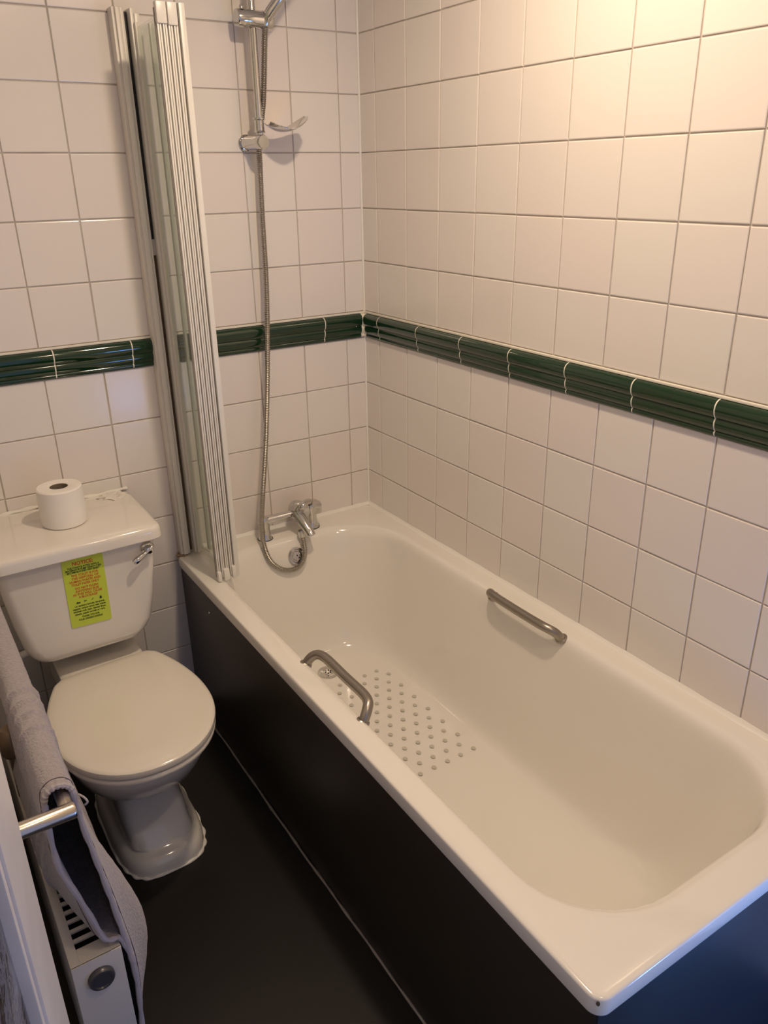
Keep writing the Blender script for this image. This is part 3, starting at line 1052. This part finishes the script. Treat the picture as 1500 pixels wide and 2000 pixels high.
# ------------------------------------------------------------------ radiator
rad = thing('radiator', 'low off-white radiator with slotted top grille against the left wall', 'radiator', (-1.25, -0.70, 0.0))
RX0, RX1, RY0, RY1, RZ0, RZ1 = -1.2935, -1.2135, -1.165, -0.24, 0.10, 0.450
bm = bmesh.new()
box_bm(bm, RX0, RX0 + 0.003, RY0 + 0.002, RY1, RZ0, RZ1 - 0.002)
box_bm(bm, RX1 - 0.003, RX1, RY0 + 0.002, RY1, RZ0, RZ1 - 0.002)
finish(bm, 'panel', M['radpaint'], rad, smooth=False)
box('end_panel', RX0, RX1, RY0 - 0.001, RY0 + 0.003, RZ0, RZ1, M['radpaint'], rad, bev=0.001)
box('end_panel', RX0, RX1, RY1 - 0.003, RY1, RZ0, RZ1, M['radpaint'], rad, bev=0.001)
bm = bmesh.new()
box_bm(bm, RX0, RX0 + 0.0155, RY0, RY1, RZ1 - 0.004, RZ1, 0.0008)
box_bm(bm, RX1 - 0.0155, RX1, RY0, RY1, RZ1 - 0.004, RZ1, 0.0008)
box_bm(bm, RX0 + 0.0154, RX1 - 0.0154, RY0, RY0 + 0.034, RZ1 - 0.004, RZ1, 0.0008)
box_bm(bm, RX0 + 0.0154, RX1 - 0.0154, RY1 - 0.03, RY1, RZ1 - 0.004, RZ1, 0.0008)
finish(bm, 'grille_frame', M['radpaint'], rad)
box('interior_shade', RX0 + 0.004, RX1 - 0.004, RY0 + 0.006, RY1 - 0.004, RZ0 + 0.02, RZ1 - 0.055, M['black'], rad)  # black block standing in for the shade below the slots
yy = RY0 + 0.034 + 0.0145
while yy < RY1 - 0.04:
    box('grille_bar', RX0 + 0.0150, RX1 - 0.0150, yy, yy + 0.0075, RZ1 - 0.0042, RZ1 - 0.0004, M['radpaint'], rad)
    yy += 0.0220
pg = lathe('end_plug', (-1.2525, RY0 - 0.0005, 0.407), (0, -1, 0), [(0, 0.0215), (0.007, 0.0215), (0.010, 0.0195), (0.0105, 0.0165), (0.008, 0.0150), (0.0078, 0)], M['plug'], rad, 32)
vk = lathe('valve', (-1.281, -0.700, 0.449), (0, 0, 1), [(0, 0.010), (0.10, 0.010), (0.105, 0.018), (0.112, 0.021), (0.160, 0.020), (0.168, 0.014), (0.169, 0)], M['bronze'], rad, 22)
for yy in (-1.10, -0.32):
    box('foot', -1.275, -1.232, yy - 0.02, yy + 0.02, 0.0, RZ0 + 0.002, M['radpaint'], rad, bev=0.002)
own(rad)

# ------------------------------------------------------------------ towel rail and towel
BX, BZ = -1.2500, 0.781
trl = thing('towel_rail', 'satin steel towel rail projecting from the left wall above the radiator', 'towel rail', (XL, -1.197, BZ))
tube('bar', [(BX, -1.195, BZ), (BX, -0.36, BZ)], 0.0100, M['rail'], trl, 18)
for i, yy in enumerate((-1.197, -0.37)):
    tube('post', [(XL, yy, BZ + 0.001), (BX + 0.0075, yy, BZ + 0.001), (BX + 0.0105, yy, BZ + 0.001)], [0.0125, 0.0125, 0.0105], M['rail'], trl, 20)
    lathe('wall_rose', (XL, yy, BZ + 0.001), (1, 0, 0), [(0, 0.024), (0.006, 0.024), (0.008, 0.020)], M['rail'], trl, 24)
own(trl)

tw = thing('towel', 'lilac grey towel folded over the rail on the left', 'towel', (BX, -0.8, BZ))
# cross section: inner hem -> over the bar -> outer hem, for distance w from near edge
YTN, YTF = -1.158, -0.45


def section(w):
    """w 0 at near edge .. 1 at far edge; list of (x, z)"""
    y = YTN + (YTF - YTN) * w
    m_ = YTN - y  # negative distance from the near edge
    d = -m_
    xc = -1.236 - 0.043 * min(1.0, (d / 0.17)) ** 0.8          # where the inner layer touches the radiator top
    drop = max(0.0, 1 - d / 0.11)
    hemx = -1.2035 + 0.0 * d
    wob = 0.004 * math.sin(9 * y + 1.0)
    bulge = 0.046 * math.exp(-((y + 1.075) / 0.052) ** 2) + 0.016 * math.exp(-((y + 0.86) / 0.09) ** 2)
    inner = [(hemx + 0.003, 0.392), (hemx - 0.002, 0.430), (hemx - 0.010, 0.4595), ((hemx + xc) / 2, 0.4625), (xc, 0.472), (xc - 0.010, 0.515),
             (-1.271 + 0.010 * drop + wob * 0.3, 0.585), (-1.277 + wob * 0.3, 0.65), (-1.279, 0.72), (-1.2775, 0.765)]
    topc = []
    for k in range(9):
        a = PI - PI * k / 8
        topc.append((BX - 0.0045 + 0.0215 * math.cos(a), 0.782 + 0.0215 * math.sin(a)))
    outer = [(-1.2315, 0.755), (-1.2285, 0.71), (-1.2220 + 0.10 * bulge, 0.65), (-1.2160 + 0.25 * bulge, 0.59), (-1.2110 + 0.55 * bulge, 0.53), (-1.2060 + 0.85 * bulge, 0.46),
             (-1.2010 + 1.0 * bulge, 0.39), (-1.2010 + 0.85 * bulge, 0.32), (-1.2040 + 0.5 * bulge, 0.25), (-1.207 + 0.3 * bulge, 0.18), (-1.208 + 0.2 * bulge, 0.13)]
    pts = [Vector((a, 0, b)) for a, b in inner + topc + outer]
    return spline(pts, 3), y


NW = 90
cols = []
for i in range(NW + 1):
    w = (i / NW) ** 1.15
    pts, y = section(w)
    # woven band: raised ribs along the section at fixed distances
    rib = 0.0
    for yc in (-1.010, -0.965, -0.925, -0.885):
        if abs(y - yc) < 0.03:
            t = (y - yc)
            if 0 <= t < 0.030:
                rib = max(rib, 0.0065 * (1 - t / 0.030))
    c = []
    for j, p in enumerate(pts):
        if j == 0:
            t = pts[1] - pts[0]
        elif j == len(pts) - 1:
            t = pts[-1] - pts[-2]
        else:
            t = pts[j + 1] - pts[j - 1]
        nv = Vector((-t.z, 0, t.x)).normalized()
        c.append((Vector((p.x, y, p.z)), nv, rib))
    cols.append(c)
TH = 0.0048
bm = bmesh.new()
NJ = len(cols[0])
OUT, INN = [], []
for c in cols:
    OUT.append([bm.verts.new(p + nv * (0.0014 + r) + nv * 0.0006 * random.uniform(-1, 1)) for p, nv, r in c])
    INN.append([bm.verts.new(p - nv * TH) for p, nv, r in c])
for i in range(NW):
    for j in range(NJ - 1):
        bm.faces.new((OUT[i][j], OUT[i + 1][j], OUT[i + 1][j + 1], OUT[i][j + 1]))
        bm.faces.new((INN[i][j], INN[i][j + 1], INN[i + 1][j + 1], INN[i + 1][j]))
for j in range(NJ - 1):
    for i in (0, NW):
        bm.faces.new((OUT[i][j], OUT[i][j + 1], INN[i][j + 1], INN[i][j]))
for i in range(NW):
    for j in (0, NJ - 1):
        bm.faces.new((OUT[i][j], OUT[i + 1][j], INN[i + 1][j], INN[i][j]))
finish(bm, 'cloth', M['towel'], tw)
# hem braid along the near edge and a stitch line inside it
edge = [p - nv * 0.0018 for p, nv, r in cols[0]]
tube('edge_braid', edge, [0.0046 + 0.0009 * math.sin(i * 2.1) for i in range(len(edge))], M['hem'], tw, 8)
c3 = cols[3]
tube('stitch_line', [p + nv * 0.0016 for p, nv, r in c3], 0.0010, M['stitch'], tw, 5)
# frayed bit of thread at the fold
tube('loose_thread', spline([(-1.228, -1.160, 0.775), (-1.222, -1.168, 0.772), (-1.219, -1.172, 0.765), (-1.223, -1.170, 0.760)], 4), 0.0016, M['hem'], tw, 6)
own(tw)

# ------------------------------------------------------------------ door leaf at the left
door = bpy.data.objects.new('door_1', None)
COL.objects.link(door)
door['kind'] = 'structure'
EX, EY = -1.3200, -1.500
HX, HY = -1.3960, -1.900
dv = Vector((HX - EX, HY - EY, 0))
DL = dv.length
dv.normalize()
dn = Vector((-dv.y, dv.x, 0))
if dn.x < 0:
    dn = -dn


def leaf_box(bm, s0, s1, d0, d1, z0, z1, bev=0.0):
    n0 = len(bm.verts)
    b2 = bmesh.new()
    box_bm(b2, s0, s1, d0, d1, z0, z1, bev)
    b2.verts.index_update()
    vm = {}
    for v in b2.verts:
        vm[v.index] = bm.verts.new(Vector((EX, EY, 0)) + dv * v.co.x + dn * v.co.y + Vector((0, 0, v.co.z)))
    for f in b2.faces:
        bm.faces.new([vm[v.index] for v in f.verts])
    b2.free()


bm = bmesh.new()
leaf_box(bm, 0.0, 0.098, -0.034, 0.0, 0.02, 1.98, 0.002)
finish(bm, 'stile', M['doorpaint'], door)
bm = bmesh.new()
leaf_box(bm, 0.098, 0.108, -0.028, -0.003, 0.10, 1.90, 0.002)
leaf_box(bm, DL - 0.055, DL, -0.034, 0.0, 0.02, 1.98, 0.002)
leaf_box(bm, 0.098, DL - 0.055, -0.034, 0.0, 0.02, 0.12, 0.002)
leaf_box(bm, 0.098, DL - 0.055, -0.034, 0.0, 1.88, 1.98, 0.002)
finish(bm, 'door_frame_rails', M['doorpaint'], door)
bm = bmesh.new()
leaf_box(bm, 0.107, DL - 0.054, -0.019, -0.013, 0.115, 1.885)
finish(bm, 'door_glass', M['pane'], door, smooth=False)

# ------------------------------------------------------------------ ceiling lamps (out of frame; the second is an added fill)
for (lx, ly), lab in (((-0.50, -1.06), 'round ceiling lamp above the bath'), ((-0.58, -1.98), 'round fill lamp added at the near end of the room')):
    t = thing('ceiling_light', lab, 'lamp', (lx, ly, ZC))
    lathe('base', (lx, ly, ZC), (0, 0, -1), [(0, 0.085), (0.014, 0.083), (0.016, 0.066)], M['doorpaint'], t, 32)
    lathe('diffuser', (lx, ly, ZC - 0.012), (0, 0, -1), [(0, 0.064), (0.006, 0.062), (0.010, 0.052), (0.0115, 0.0)], M['bulb'], t, 32)
    own(t)
